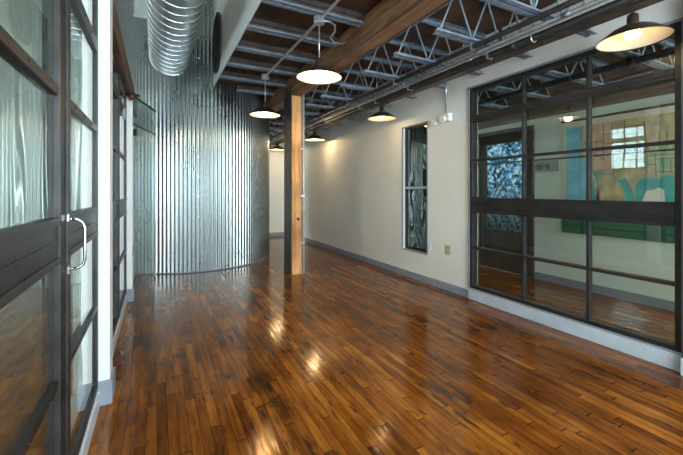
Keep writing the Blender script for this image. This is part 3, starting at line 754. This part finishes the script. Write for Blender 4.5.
# round vent on the mezzanine face
ve = empty('round_vent', (BX, 5.27, 3.35)); tag(ve, 'dark round mesh vent on the upper off-white wall', 'vent')
def disc(bm, r0, r1, x0, x1, seg=56):
    def ring(r, x): return [bm.verts.new((x, r*math.cos(2*PI*k/seg), r*1.08*math.sin(2*PI*k/seg))) for k in range(seg)]
    if r0 <= 0:
        a, b = ring(r1, x0), ring(r1, x1); bm.faces.new(a); bm.faces.new(list(reversed(b)))
        for k in range(seg): bm.faces.new((a[k], b[k], b[(k+1) % seg], a[(k+1) % seg]))
    else:
        q = [ring(r0, x0), ring(r1, x0), ring(r1, x1), ring(r0, x1)]
        for i in range(4):
            a, b = q[i], q[(i+1) % 4]
            for k in range(seg): bm.faces.new((a[k], b[k], b[(k+1) % seg], a[(k+1) % seg]))
bm = bmesh.new(); disc(bm, 0, .36, -.012, -.001); finish('screen', bm, M['mesh'], ve)
bm = bmesh.new(); disc(bm, .355, .385, -.028, -.001); finish('ring', bm, M['vent_ring'], ve)
bm = bmesh.new()
for k in range(-6, 7):
    c = k*.055; h = math.sqrt(max(0, .355**2-c*c))
    bm_box(bm, -.018, -.013, c-.004, c+.004, -h*1.08, h*1.08)
    bm_box(bm, -.018, -.013, -h, h, c*1.08-.004, c*1.08+.004)
finish('grille_wires', bm, M['vent_ring'], ve)

# ------------------------------------------------------------------ room behind the window: door, map, board, sign
d3 = struct(empty('door_3', (R2+.03, (D0+D1)/2, 0)), 'dark framed door with hammered glass in the room behind the steel window')
hw = (D1-D0)/2
boxes('door_frame', [(-.06, .05, -hw-.07, -hw, 0, DZ+.07), (-.06, .05, hw, hw+.07, 0, DZ+.07), (-.06, .05, -hw, hw, DZ, DZ+.07)], M['dark_wood'], d3, bevel=.004)
boxes('leaf', [(-.02, .025, -hw, -hw+.13, .01, DZ), (-.02, .025, hw-.13, hw, .01, DZ), (-.02, .025, -hw+.13, hw-.13, DZ-.13, DZ), (-.02, .025, -hw+.13, hw-.13, .01, .62)], M['dark_wood'], d3, bevel=.003)
boxes('glass_panel', [(-.002, .008, -hw+.13, hw-.13, .62, DZ-.13)], M['sparkle'], d3)
tubes('knob', [([(-.02, -hw+.06, 1.02), (-.07, -hw+.06, 1.02)], .022)], M['hinge'], d3)

mp = empty('wall_map', (R2, 1.80, 1.03)); tag(mp, 'large pull-down map of the United States on the pale green wall', 'map')
MW, MH = .91, 1.10       # half width, height ; local y decreases to the right of the picture
boxes('sheet', [(-.012, 0, -MW, MW, 0, MH)], M['paper'], mp)
def mv(v): return v if v <= .05 or v >= .9 else .15+.83*v
def mu(u): return .075+.72*u
def mshape(name, poly, x, mat, fit=True):
    # poly in map units: u 0..1 left to right, v 0..1 bottom to top
    bm = bmesh.new(); bm_prism(bm, [(MW-2*MW*(mu(u) if fit else u), mv(v)*MH) for u, v in poly], x, x-.001)
    return finish(name, bm, mat, mp)
mshape('ocean', [(.025, .02), (.975, .02), (.975, .93), (.025, .93)], -.0122, M['map_sea'], False)
mshape('pacific', [(.025, .02), (.19, .02), (.19, .93), (.025, .93)], -.0133, M['map_deep'], False)
coast = [(.085, .93), (.075, .84), (.085, .70), (.075, .60), (.095, .50), (.13, .42), (.16, .34), (.19, .30), (.23, .31), (.28, .27), (.335, .28), (.37, .20), (.395, .19), (.42, .22), (.45, .16), (.475, .07), (.50, .05),
         (.50, .13), (.545, .20), (.60, .22), (.64, .19), (.67, .21), (.70, .24), (.735, .23), (.755, .17), (.775, .06), (.795, .05), (.80, .12), (.785, .22), (.80, .32), (.84, .40), (.87, .47), (.88, .56), (.915, .63), (.945, .70), (.955, .80), (.965, .93)]
mshape('land', coast, -.0144, M['map_land'])
mshape('western_states', [(.09, .92), (.08, .84), (.09, .70), (.08, .60), (.10, .50), (.135, .42), (.165, .35), (.19, .31), (.23, .32), (.28, .28), (.335, .29), (.36, .40), (.35, .60), (.37, .76), (.34, .92)], -.0155, M['map_west'])
mshape('eastern_states', [(.60, .30), (.66, .24), (.735, .245), (.77, .30), (.80, .34), (.835, .41), (.86, .48), (.87, .57), (.90, .64), (.80, .62), (.72, .58), (.66, .62), (.60, .52), (.57, .40)], -.0155, M['map_east'])
mshape('gulf', [(.52, .03), (.70, .03), (.69, .06), (.66, .09), (.62, .06), (.58, .055)], -.0144, M['map_white'])
mshape('mexico', [(.19, .03), (.44, .03), (.41, .08), (.385, .13), (.37, .19), (.32, .26), (.26, .26), (.20, .28), (.22, .18)], -.0144, M['map_land'])
mshape('atlantic_shelf', [(.84, .03), (.98, .03), (.98, .30), (.90, .26), (.86, .12)], -.0144, M['map_white'])
mshape('baja', [(.15, .30), (.175, .30), (.215, .12), (.235, .03), (.21, .03), (.18, .17)], -.0144, M['map_land'])
bm = bmesh.new()
def mline(a, b, w=.0034):
    (u0, v0), (u1, v1) = a, b; u0 = mu(u0); u1 = mu(u1); v0 = mv(v0); v1 = mv(v1)
    p = Vector((MW-2*MW*u0, v0*MH)); q = Vector((MW-2*MW*u1, v1*MH)); d = (q-p).normalized(); n_ = Vector((-d.y, d.x))*w
    c = [p+n_, q+n_, q-n_, p-n_]; bm_prism(bm, [(t.x, t.y) for t in c], -.0170, -.0177)
for a, b in [((.16, .92), (.16, .70)), ((.09, .70), (.26, .70)), ((.26, .92), (.26, .45)), ((.14, .62), (.26, .45)), ((.20, .70), (.20, .54)), ((.26, .55), (.60, .55)), ((.33, .92), (.34, .28)),
             ((.26, .78), (.42, .78)), ((.26, .66), (.42, .66)), ((.42, .92), (.43, .40)), ((.34, .44), (.56, .43)), ((.43, .84), (.56, .84)), ((.43, .75), (.56, .75)), ((.43, .65), (.58, .65)), ((.56, .88), (.58, .55)), ((.58, .55), (.58, .26)),
             ((.50, .43), (.51, .34)), ((.51, .34), (.58, .33)), ((.58, .46), (.66, .46)), ((.58, .36), (.63, .36)), ((.63, .50), (.64, .22)), ((.60, .48), (.82, .46)), ((.63, .42), (.80, .42)), ((.68, .42), (.69, .25)), ((.73, .40), (.735, .27)),
             ((.66, .74), (.66, .52)), ((.71, .72), (.71, .54)), ((.76, .66), (.76, .54)), ((.76, .56), (.85, .57)), ((.78, .66), (.90, .66)), ((.65, .27), (.75, .27))]:
    mline(a, b)
finish('state_lines', bm, M['map_line'], mp)
tubes('bottom_rod', [([(-.02, -MW-.01, -.0), (-.02, MW+.01, -.0)], .010)], M['dark_wood'], mp)
tubes('top_rod', [([(-.02, -MW-.01, MH+.005), (-.02, MW+.01, MH+.005)], .014)], M['header_wood'], mp)
ct = bpy.data.curves.new('map_title', 'FONT'); ct.body = 'UNITED STATES'; ct.size = .042; ct.extrude = .0006; ct.align_x = 'CENTER'
to = bpy.data.objects.new('map_title', ct); COL.objects.link(to); to.parent = mp; to.rotation_euler = (PI/2, 0, -PI/2); to.location = (-.019, MW-2*MW*.42, .60*MH); ct.materials.append(M['map_line'])

gb = boxes('green_board', [(R2-.032, R2-.001, .55, 2.715, .70, 1.0)], M['green_board'], bevel=.012); tag(gb, 'dark green board strip on the wall below the map', 'board')
sg = empty('door_sign', (R2, 2.93, 1.62)); tag(sg, 'grey wall sign with black characters between the dark door and the map', 'sign')
boxes('panel', [(-.012, 0, -.17, .16, -.12, .03)], M['sign_grey'], sg, bevel=.003)
def mesh_text(o):
    me = bpy.data.meshes.new_from_object(o.evaluated_get(bpy.context.evaluated_depsgraph_get())); n = o.name
    q = bpy.data.objects.new(n, me); COL.objects.link(q); q.parent = o.parent; q.matrix_local = o.matrix_basis.copy()
    bpy.data.objects.remove(o); q.name = n
mesh_text(to)
c2 = bpy.data.curves.new('sign_text', 'FONT'); c2.body = '2068'; c2.size = .095; c2.extrude = .001; c2.offset = .006; c2.align_x = 'LEFT'
t2 = bpy.data.objects.new('sign_text', c2); COL.objects.link(t2); t2.parent = sg; t2.rotation_euler = (PI/2, 0, -PI/2); t2.location = (-.014, .145, -.085); c2.materials.append(M['map_line']); mesh_text(t2)

# ------------------------------------------------------------------ daylight
w = bpy.data.worlds.new('world'); SC.world = w; w.use_nodes = True
bg = w.node_tree.nodes['Background']; bg.inputs[0].default_value = (0.78, 0.92, 1.0, 1); bg.inputs[1].default_value = 10.0
def portal(loc, rot, sx, sy):
    l = bpy.data.lights.new('window_portal', 'AREA'); l.shape = 'RECTANGLE'; l.size = sx; l.size_y = sy; l.cycles.is_portal = True
    o = bpy.data.objects.new('window_portal', l); COL.objects.link(o); o.location = loc; o.rotation_euler = rot
portal((1.45, BY-.06, 1.6), (PI/2, 0, 0), 3.1, 2.2)                      # added back opening, light heads +y
portal((4.02, BY-.06, 1.6), (PI/2, 0, 0), 1.25, 2.2)  # opening added to light the room behind the steel window
for a, b in wins: portal((LRX-.13, (a+b)/2, 2.39), (0, -PI/2, 0), 1.28, .9)
portal((.26, -.55, HIGH+.11), (0, 0, 0), 1.02, 2.3)                     # unseen skylight opening, added to light the high space

# ------------------------------------------------------------------ camera
cam = bpy.data.cameras.new('camera'); cam.sensor_width = 36; cam.lens = 350/683*36; cam.shift_y = -37.5/683; cam.clip_start = .02
co = bpy.data.objects.new('camera', cam); COL.objects.link(co)
co.location = (0, 0, H); co.rotation_euler = (PI/2, 0, -math.atan(184.5/350))
SC.camera = co
SC.view_settings.view_transform = 'Standard'; SC.view_settings.look = 'None'; SC.view_settings.gamma = 1; SC.view_settings.use_curve_mapping = False
SC.view_settings.exposure = 0.85
SC.cycles.max_bounces = 10; SC.cycles.transparent_max_bounces = 16; SC.cycles.diffuse_bounces = 5; SC.cycles.glossy_bounces = 6
SC.cycles.use_denoising = True; SC.cycles.sample_clamp_indirect = 8; SC.cycles.caustics_reflective = False
